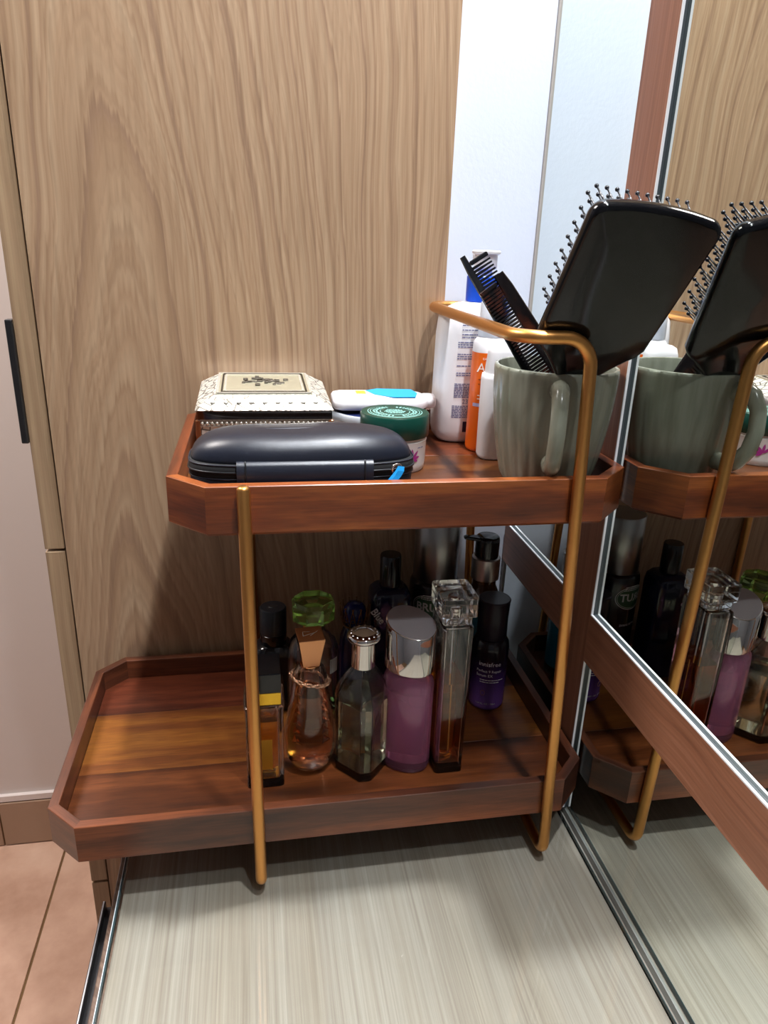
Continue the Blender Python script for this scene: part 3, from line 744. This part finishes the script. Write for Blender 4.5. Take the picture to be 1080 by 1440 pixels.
# ------------------------------------------------------------------ PERFUME BOTTLES
def glass_bottle(t, unit, S, wall, base, level, gm, lm, rot=0, capz=None, nm='glass_body'):
    """outer skin + cavity wound inwards in one mesh; liquid fills the cavity up to level"""
    bm = loft(secs(unit, S, rot=rot))
    zt_ = S[-1][0] if capz is None else capz
    def at(z):
        for (z0, a0, b0), (z1, a1, b1) in zip(S[:-1], S[1:]):
            if z0 <= z <= z1: q = (z - z0) / (z1 - z0 + 1e-9); return a0 + (a1 - a0) * q, b0 + (b1 - b0) * q
        return S[-1][1], S[-1][2]
    def cav(z0, z1, sh):
        zs = sorted(set([z0, z0 + .002] + [s[0] for s in S if z0 + .003 < s[0] < z1 - .0005] + [z1])); o = []
        for i, z in enumerate(zs):
            a, b_ = at(z); k = .003 if i == 0 else 0
            o.append((z, max(a - wall - sh - k, .0008), max(b_ - wall - sh - k, .0008)))
        return o
    bm = loft(secs(unit, cav(base, zt_ - .0015, 0), rot=rot), bm=bm, inward=True)
    g_ = obj(nm, bm, gm, t, True, angle=30)
    if level: obj('perfume', loft(secs(unit, cav(base + .0002, level, .00025), rot=rot)), lm, g_, True, angle=30)
    return g_
def liquid(name, col): return glass(name, col, 1.35)

# gold square bottle
t = root('perfume_bottle', (.0015, .5265, ZL), 'small square glass perfume bottle with black cap and gold band, behind the gold post', 'perfume')
usq = ell(9, 48)
glass_bottle(t, usq, [(0, .0150, .0165), (.0006, .0160, .0175), (.0780, .0162, .0178), (.0795, .0168, .0182), (.0815, .0168, .0182), (.0825, .0155, .0170)], .0040, .006, .066, m_glass, liquid('gold_perfume', (1.0, .80, .40)))
obj('cap_band', box(-.0140, .0140, -.0158, .0158, .0828, .0945, .0005), mat('gold_band', 'E8B93C', .2, .9), t, label='gold band')
obj('cap', box(-.0142, .0142, -.0162, .0162, .0946, .1128, .0008), m_black, t, label='black square cap')
obj('maker_plate', box(-.006, .006, -.0184, -.0180, .020, .050), mat('amber_plate', 'B9842A', .3, .6), t)

# amber pear bottle
t = root('perfume_bottle', (.0415, .5365, ZL), 'pear-shaped amber perfume bottle with copper cap and neck chain', 'perfume')
uo = ell(2, 40)
S = [(0, .0100, .0100), (.0010, .0125, .0125), (.006, .0180, .0180), (.014, .0215, .0215), (.024, .0233, .0233), (.038, .0230, .0230), (.055, .0205, .0205), (.072, .0172, .0172), (.086, .0155, .0155), (.095, .0142, .0142), (.100, .0126, .0126), (.1035, .0095, .0095)]
gb = glass_bottle(t, uo, S, .0026, .006, .078, m_glass, liquid('rose_amber_perfume', (1.0, .78, .62)))
m_fac = glass('rose_facet', (1, .80, .68))
for side in (-1, 1):
    for k in range(7 if side < 0 else 5):
        z = .040 + k * .0088; r = .0222 - .00165 * k + .0004
        for q in (0,):
            a0 = side * (.62 + .22 * q + .03 * k) ; w_ = .0050 - .0004 * k
            def P_(da, dz, dr): a = a0 + da; return Vector(((r + dr) * sin(a), -(r + dr) * cos(a), z + dz))
            aw = w_ / r
            bmf = bmesh.new(); vv = [bmf.verts.new(p) for p in (P_(-aw, -.004, -.0004), P_(aw, -.004, -.0004), P_(aw * (1 if q else -1) * .6, .0042, -.0020), P_(0, -.001, .0009))]
            for f in ((0, 1, 3), (1, 2, 3), (2, 0, 3), (0, 2, 1)): bmf.faces.new([vv[i] for i in f])
            obj('facet', bmf, m_fac, gb)
m_cop = mat('copper_cap', 'C98F66', .16, 1.0)
def rcr(a, b_, z, rot): return [Vector((x * cos(rot) - y * sin(rot), x * sin(rot) + y * cos(rot), z)) for x, y in ((-a, -b_), (a, -b_), (a, b_), (-a, b_))]
obj('neck_collar', lathe([(.0078, .1030), (.0085, .1034), (.0085, .1052), (.0070, .1056)], 32), m_cop, t, True, angle=40)
bmc = loft([rcr(.0070, .0075, .1050, .09), rcr(.0113, .0120, .1325, .09), rcr(.0110, .0117, .1335, .09)]); bmesh.ops.bevel(bmc, geom=bmc.edges[:], offset=.0003, segments=1, affect='EDGES')
cp = obj('cap', bmc, m_cop, t, label='inverted tapering copper cap')
b0 = bmesh.new()
for (x0_, y0_), (x1_, y1_) in (((-.006, .003), (0, .003)), ((-.006, .003), (-.006, -.004)), ((-.006, -.004), (.006, .002)), ((0, -.004), (.007, .004))):
    d = Vector((x1_ - x0_, y1_ - y0_, 0)); n_ = Vector((-d.y, d.x, 0)).normalized() * .00025
    b0.faces.new([b0.verts.new(p) for p in (Vector((x0_, y0_, .13365)) - n_, Vector((x1_, y1_, .13365)) - n_, Vector((x1_, y1_, .13365)) + n_, Vector((x0_, y0_, .13365)) + n_)])
obj('engraved_mark', b0, m_silp, cp)
m_chain = mat('rose_gold_chain', 'F0C4A4', .2, .8)
for i in range(26):
    a = 2 * pi * i / 26; R0 = .0164; ctr = Vector((R0 * cos(a), R0 * sin(a), .0900 + .0045 * cos(a + 2.6)))
    tdir = Vector((-sin(a), cos(a), 0)); alt = Vector((0, 0, 1)) if i % 2 else Vector((cos(a), sin(a), .3)).normalized()
    pth = [ctr + tdir * (.0024 * cos(q)) + alt * (.0014 * sin(q)) for q in [2 * pi * k / 10 for k in range(10)]]
    obj('chain_link', tube(pth, .0009, 5, closed=True), m_chain, t, True)

# clear faceted bottle
t = root('perfume_bottle', (.0870, .5310, ZL), 'clear faceted perfume bottle with pale green perfume and silver button cap', 'perfume')
uh = [(-.22, -1), (.22, -1), (1, -.22), (1, .22), (.22, 1), (-.22, 1), (-1, .22), (-1, -.22)]
S = [(0, .0215, .0245), (.0012, .0235, .0268), (.070, .0240, .0272), (.078, .0232, .0262), (.088, .0195, .0215), (.097, .0135, .0145), (.1015, .0105, .0105), (.1030, .0098, .0098)]
glass_bottle(t, uh, S, .0030, .006, .072, m_glass, liquid('pale_green_perfume', (.98, 1.0, .90)))
obj('neck_sleeve', lathe([(.0098, .1030), (.0104, .1034), (.0104, .1272), (.0098, .1278)], 40), m_chrome, t, True, angle=40)
cp = obj('button_cap', lathe([(.0105, .1278), (.0138, .1290), (.0146, .1305), (.0146, .1322), (.0138, .1340), (.0110, .1352), (.0082, .1352), (.0078, .1344), (.001, .1344)], 48), m_chrome, t, True, angle=50)
b0 = None
for i in range(14):
    a = 2 * pi * i / 14; b0 = box(.0112 * cos(a) - .0007, .0112 * cos(a) + .0007, .0112 * sin(a) - .0012, .0112 * sin(a) + .0012, .1345, .1354, .0002, b0, 1)
obj('embossed_ring', b0, m_chrome, cp)

# pink oval bottle
t = root('perfume_bottle', (.1270, .5270, ZL), 'tall oval pink glass perfume bottle with slanted silver cap', 'perfume', radians(-30))
ue = ell(2.1, 48)
m_pk = glass('pink_glass', (1.0, .88, .95), milk=.11, milkcol='F09CC6')
S = [(0, .0190, .0135), (.0012, .0215, .0158), (.006, .0226, .0168), (.088, .0226, .0168), (.0925, .0215, .0158), (.0950, .0200, .0145), (.0990, .0196, .0140)]
g_ = glass_bottle(t, ue, S, .0028, .008, .080, m_pk, liquid('pink_perfume', (1.0, .85, .92)))
obj('silver_collar', loft(secs(ue, [(.0991, .0200, .0145), (.0995, .0205, .0150), (.1010, .0205, .0150), (.1015, .0200, .0145)])), m_chrome, t, True, angle=40)
rg = secs(ue, [(.1016, .0216, .0160), (.1020, .0222, .0166), (.1430, .0222, .0166), (.1440, .0212, .0156), (.1441, .0010, .0010)])
for r in rg[2:]:
    for p in r: p.z += -.0045 * p.x / .022 + .006 * p.y / .016
obj('cap', loft(rg), m_chrome, t, True, angle=40, label='mirror silver cap with slanted matt top')
for r in rg[3:]:
    pass
top = loft([[p + Vector((0, 0, .0001)) for p in rg[3]], [Vector((p.x * .985, p.y * .985, p.z + .0003)) for p in rg[3]]])
obj('cap_top', top, mat('matt_silver', 'A8A2A4', .45, .35), t)

# square tall bottle, clear cube cap
t = root('perfume_bottle', (.1630, .5265, ZL), 'tall square glass perfume bottle, half full of amber, with clear block cap', 'perfume')
ub = ell(11, 48)
S = [(0, .0122, .0195), (.0006, .0128, .0202), (.1400, .0134, .0208), (.1440, .0136, .0210), (.1466, .0132, .0206), (.1472, .0100, .0150)]
glass_bottle(t, ub, S, .0028, .008, .092, m_glass, liquid('amber_perfume', (1.0, .66, .28)))
cp = loft(secs(ub, [(.1480, .0120, .0165), (.1484, .0126, .0172), (.1560, .0126, .0172), (.1562, .0160, .0195), (.1728, .0162, .0197), (.1732, .0156, .0191)]))
cp = lathe([(.0048, .1481), (.0048, .1600), (.0001, .1602)], 24, cp, inward=True)
cpo = obj('cap', cp, m_glass, t, True, angle=30, label='clear block cap')
obj('spray_head', lathe([(.0042, .1474), (.0044, .1478), (.0044, .1560), (.0036, .1566), (.0036, .1592), (.0030, .1597)], 28), m_chrome, cpo, True, angle=40)
obj('dip_tube', tube([(0, 0, .146), (.001, 0, .08), (.002, 0, .014)], .0007, 8), m_wp, t, True)

# purple serum
t = root('serum_bottle', (.2300, .6085, ZL), 'dark purple serum bottle with tall cap at the right of the lower tray', 'bottle')
m_pur = mat('purple_glass', '3A2350', .18)
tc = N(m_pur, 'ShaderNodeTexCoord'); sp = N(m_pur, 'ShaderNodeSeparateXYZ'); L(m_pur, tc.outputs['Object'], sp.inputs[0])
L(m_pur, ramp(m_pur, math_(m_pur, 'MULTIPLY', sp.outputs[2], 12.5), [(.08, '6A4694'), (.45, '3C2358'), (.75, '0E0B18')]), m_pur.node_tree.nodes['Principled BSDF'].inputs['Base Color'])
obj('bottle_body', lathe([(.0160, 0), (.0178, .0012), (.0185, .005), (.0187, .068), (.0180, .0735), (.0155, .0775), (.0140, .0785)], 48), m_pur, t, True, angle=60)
obj('cap', lathe([(.0148, .0786), (.0152, .0792), (.0148, .100), (.0156, .1175), (.0160, .1195), (.0150, .1205), (.001, .1205)], 48), mat('aubergine_plastic', '17121F', .35), t, True, angle=40)
for s, z, sz, xo in (('innisfree', .0545, .0068, -.0005), ('Perfect 9 Repair', .0465, .0040, -.001), ('Serum EX', .0415, .0042, -.0055), ('1.69 FL. OZ. / 50ml', .0085, .0026, -.002)):
    b0 = text_bm(s, sz)
    for v_ in b0.verts:
        x = v_.co.x + xo; v_.co.x = .0189 * sin(x / .0189 - .25); v_.co.y = -.0189 * cos(x / .0189 - .25); v_.co.z += z
    obj('label_text', b0, m_print_w, t)
rnd = random.Random(3)
b0 = bars(words(-.0145, .0105, .0365, .0008, rnd) + words(-.0145, .0060, .0340, .0008, rnd), .0189, 2)
obj('label_lines', b0, m_print_w, t)
b0 = tube([Vector((.0189 * sin(-.55 + .12 * cos(a)), -.0190 * cos(-.55 + .12 * cos(a)), .0215 + .003 * sin(a))) for a in [2*pi*i/14 for i in range(14)]], .00022, 4, closed=True)
obj('leaf_print', b0, mat('copper_print', 'A06A5A', .5), t)

# amber pump bottle
t = root('pump_bottle', (.2330, .6530, ZL), 'amber pump bottle with black nozzle and silver collar behind the purple serum', 'bottle')
m_amb = mat('amber_glass', '5A2E0A', .12, 0, Transmission_Weight=.35)
obj('bottle_body', lathe([(.0180, 0), (.0200, .0015), (.0203, .006), (.0203, .088), (.0190, .0980), (.0150, .1080), (.0122, .1140), (.0120, .1215)], 48), m_amb, t, True, angle=60)
obj('label', loft(secs(uo, [(.012, .0206, .0206), (.085, .0206, .0206)]), False, False), mat('teal_label', '1B6E86', .4), t, True)
obj('collar', lathe([(.0140, .1216), (.0147, .1222), (.0147, .1450), (.0138, .1458), (.010, .1460)], 40), mat('satin_silver', 'B9B3B0', .35, 1.0), t, True, angle=40)
b0 = lathe([(.0110, .1460), (.0122, .1465), (.0124, .1640), (.0120, .1672), (.0105, .1685), (.001, .1687)], 40)
b0 = loft([[Vector((x, u * a, .1655 + x * x * 1.2 + v_ * h_ + zz)) for u, v_ in ell(3, 16)] for x, a, h_, zz in ((-.0050, .0085, .0025, 0), (-.0110, .0065, .0025, 0), (-.0170, .0045, .0022, .0008), (-.0230, .0036, .0020, .0012), (-.0250, .0030, .0015, .0010))], bm=b0)
obj('pump_head', b0, m_black, t, True, angle=50, label='black pump head with nozzle to the left')

# dark spray can with green oval badge
t = root('aftershave_bottle', (.1815, .6610, ZL), 'large dark round bottle with brushed silver cap and green oval badge', 'bottle')
m_drk = mat('dark_bottle', '0E0F16', .2)
obj('bottle_body', lathe([(.0235, 0), (.0256, .0015), (.0262, .006), (.0262, .1120), (.0254, .1180), (.0235, .1215), (.0220, .1220)], 56), m_drk, t, True, angle=60)
m_br = mat('brushed_silver', '9A9A98', .32, 1.0)
obj('cap', lathe([(.0225, .1222), (.0230, .1228), (.0228, .1850), (.0220, .1862), (.001, .1864)], 56), m_br, t, True, angle=40)
def cyl(b_, R_, dz=0, da=0):
    for v_ in b_.verts:
        x = v_.co.x; v_.co.x = R_ * sin(x / R_ + da); v_.co.y = -R_ * cos(x / R_ + da); v_.co.z += dz
    return b_
def disc(a, b_, dy=0):
    b0 = bmesh.new(); n_ = 48; rr = [[b0.verts.new((a * k / 5 * cos(2*pi*i/n_), 0, b_ * k / 5 * sin(2*pi*i/n_))) for i in range(n_)] for k in range(1, 6)]
    c0 = b0.verts.new((0, 0, 0))
    for i in range(n_):
        b0.faces.new((c0, rr[0][i], rr[0][(i+1) % n_]))
        for k in range(4): b0.faces.new((rr[k][i], rr[k+1][i], rr[k+1][(i+1) % n_], rr[k][(i+1) % n_]))
    return b0
def ering(a, b_, w_):
    b0 = bmesh.new(); n_ = 56
    o_ = [b0.verts.new((a * cos(2*pi*i/n_), 0, b_ * sin(2*pi*i/n_))) for i in range(n_)]; i_ = [b0.verts.new(((a - w_) * cos(2*pi*i/n_), 0, (b_ - w_) * sin(2*pi*i/n_))) for i in range(n_)]
    for i in range(n_): b0.faces.new((o_[i], o_[(i+1) % n_], i_[(i+1) % n_], i_[i]))
    return b0
DA = -.38
bg = obj('badge', cyl(disc(.0200, .0135), .0264, .097, DA), mat('badge_green', '1B4A30', .4), t, label='dark green oval badge')
m_sp = mat('silver_print', 'B8BABC', .4)
obj('badge_ring', cyl(ering(.0205, .0140, .0008), .0266, .097, DA), m_sp, bg)
obj('badge_ring', cyl(ering(.0186, .0122, .0004), .0266, .097, DA), m_sp, bg)
obj('badge_text', cyl(text_bm('BRUT', .0125, bold=.0003), .0267, .097, DA), m_sp, bg)
rnd = random.Random(8)
obj('label_lines', cyl(bars(words(-.008, .010, .1100, .0007, rnd) + words(-.010, .012, .1078, .0007, rnd) + words(-.010, .012, .1060, .0007, rnd), None, 1), .0265, 0, DA), m_print_w, t)
obj('label_text', cyl(text_bm('AFTER SHAVE', .0038), .0265, .064, DA), m_print_w, t)

# blue bottle
t = root('cologne_bottle', (.1300, .6420, ZL), 'dark blue square bottle with tall black cap and slanted lettering', 'bottle')
m_blu = mat('navy_glass', '0A1230', .08)
obj('bottle_body', loft(secs(ell(5, 48), [(0, .0185, .0165), (.0012, .0200, .0180), (.005, .0205, .0185), (.110, .0205, .0185), (.118, .0192, .0172), (.1225, .0150, .0140), (.124, .0115, .0115)])), m_blu, t, True, angle=60)
obj('cap', lathe([(.0100, .1241), (.0106, .1246), (.0106, .1555), (.0100, .1568), (.001, .1570)], 40), m_black, t, True, angle=40)
b0 = text_bm('Blue', .0105, bold=.0002)
for v_ in b0.verts:
    x, z = v_.co.x, v_.co.z; a = -.95; v_.co = Vector((x * cos(a) - z * sin(a) - .0145, -.0187, x * sin(a) + z * cos(a) + .098))
obj('side_text', b0, m_sp, t)

# green octagonal stopper bottle
t = root('perfume_bottle', (.0495, .6000, ZL), 'round clear perfume bottle with green octagonal glass stopper', 'perfume')
S = [(0, .0200, .0200), (.0012, .0225, .0225), (.012, .0250, .0250), (.060, .0258, .0258), (.080, .0245, .0245), (.090, .0215, .0215), (.097, .0160, .0160), (.1015, .0115, .0115), (.104, .0105, .0105)]
gb = glass_bottle(t, uo, S, .0030, .010, .020, m_glass, liquid('green_perfume', (.8, .95, .7)))
obj('collar', lathe([(.0100, .1041), (.0108, .1045), (.0108, .1080), (.0095, .1085)], 32), mat('pale_gold', 'C8B58A', .25, .9), t, True, angle=40)
m_gg = glass('green_glass', (.86, .98, .68), 1.5, milk=.06, milkcol='B0DC80')
uo8 = [(cos(pi / 8 + i * pi / 4), sin(pi / 8 + i * pi / 4)) for i in range(8)]
obj('stopper', loft(secs(uo8, [(.1086, .0110, .0110), (.1130, .0175, .0175), (.1150, .0208, .0208), (.1300, .0210, .0210), (.1335, .0185, .0185)])), m_gg, t, label='green octagonal glass stopper')
b0 = bmesh.new(); rnd = random.Random(2)
sx = .0
while sx < .012:
    w_ = rnd.choice((.0004, .0007, .0011)); 
    b0.faces.new([b0.verts.new(p) for p in ((.0 + sx, 0, 0), (.0 + sx + w_, 0, 0), (.0 + sx + w_, 0, .008), (.0 + sx, 0, .008))]); sx += w_ + .0006
for v_ in b0.verts:
    x, z = v_.co.x, v_.co.z; v_.co = Vector((z, 0, x)); 
b0 = cyl(b0, .0261, .066, .60)
b1 = bars([(-.001, .009, .0065, .015)], None, 6); b1 = cyl(b1, .02600, .066, .60)
lb_ = obj('barcode_label', b1, mat('sticker', 'C9C9C6', .5), gb, label='small barcode sticker')
obj('barcode_bars', b0, mat('bar_ink', '101010', .5), gb)

# crown bottle
t = root('perfume_bottle', (.0935, .6320, ZL), 'dark purple perfume bottle with filigree gold crown around a blue dome', 'perfume')
m_dp = mat('deep_violet_glass', '1A1A3C', .08)
obj('bottle_body', lathe([(.0130, 0), (.0155, .0015), (.0165, .012), (.0160, .055), (.0140, .075), (.0110, .084), (.0090, .086)], 40), m_dp, t, True, angle=60)
m_ag = mat('antique_gold', '7A5630', .3, .9)
cr = obj('crown', tube([Vector((.0115 * cos(a), .0115 * sin(a), .0875)) for a in [2*pi*i/32 for i in range(32)]], .0009, 6, closed=True), m_ag, t, True, label='openwork antique gold crown')
b0 = None
for i in range(12):
    a = 2 * pi * i / 12; a2 = 2 * pi * (i + 1) / 12; am = (a + a2) / 2
    P1, P2 = Vector((.0115 * cos(a), .0115 * sin(a), .0875)), Vector((.0115 * cos(a2), .0115 * sin(a2), .0875))
    Q = Vector((.0150 * cos(am), .0150 * sin(am), .1080)); md = Vector((.0138 * cos(am), .0138 * sin(am), .0960))
    b0 = tube([P1, md + (P1 - P2) * .35, Q], .0005, 5, b0); b0 = tube([P2, md - (P1 - P2) * .35, Q], .0005, 5, b0)
    b0 = tube([md + Vector((cos(am) * .0, sin(am) * .0, q_z)) + Vector((-sin(am), cos(am), 0)) * q_x for q_x, q_z in [(.0020 * cos(q), .0020 * sin(q)) for q in [2*pi*k/8 for k in range(8)]]], .0004, 5, b0, closed=True)
    b0 = lathe([(.0003, .1078), (.0010, .1085), (.0010, .1095), (.0003, .1102)], 8, b0, cx=.0150 * cos(am), cy=.0150 * sin(am))
obj('filigree', b0, m_ag, cr, True)
obj('dome', lathe([(.0085, .0870), (.0112, .0940), (.0118, .1000), (.0105, .1060), (.0070, .1100), (.0010, .1116)], 36), mat('royal_blue', '10205E', .12), t, True, angle=60, label='royal blue domed stopper')

# black capped bottle behind the gold one
t = root('cologne_bottle', (.0130, .6320, ZL), 'black bottle with round black cap behind the small square bottle', 'bottle')
obj('bottle_body', loft(secs(ell(4, 48), [(0, .0170, .0140), (.0012, .0185, .0155), (.005, .0190, .0160), (.060, .0190, .0160), (.068, .0180, .0150), (.072, .0140, .0130)])), mat('smoked_glass', '101014', .1), t, True, angle=60)
obj('neck_ring', lathe([(.0125, .0722), (.0130, .0728), (.0130, .0830), (.0125, .0834)], 40), m_black, t, True, angle=40)
cpx = obj('cap', lathe([(.0126, .0836), (.0130, .0840), (.0130, .1095), (.0120, .1108), (.001, .1108)], 40), mat('matt_black', '121318', .35), t, True, angle=40)
obj('cap_emblem', loft([[Vector((p.x, p.y + .0, .1109)) for p in secs(ell(2, 24), [(0, .0045, .0032)])[0]], [Vector((p.x, p.y, .1111)) for p in secs(ell(2, 24), [(0, .0041, .0028)])[0]]]), m_handle, cpx)
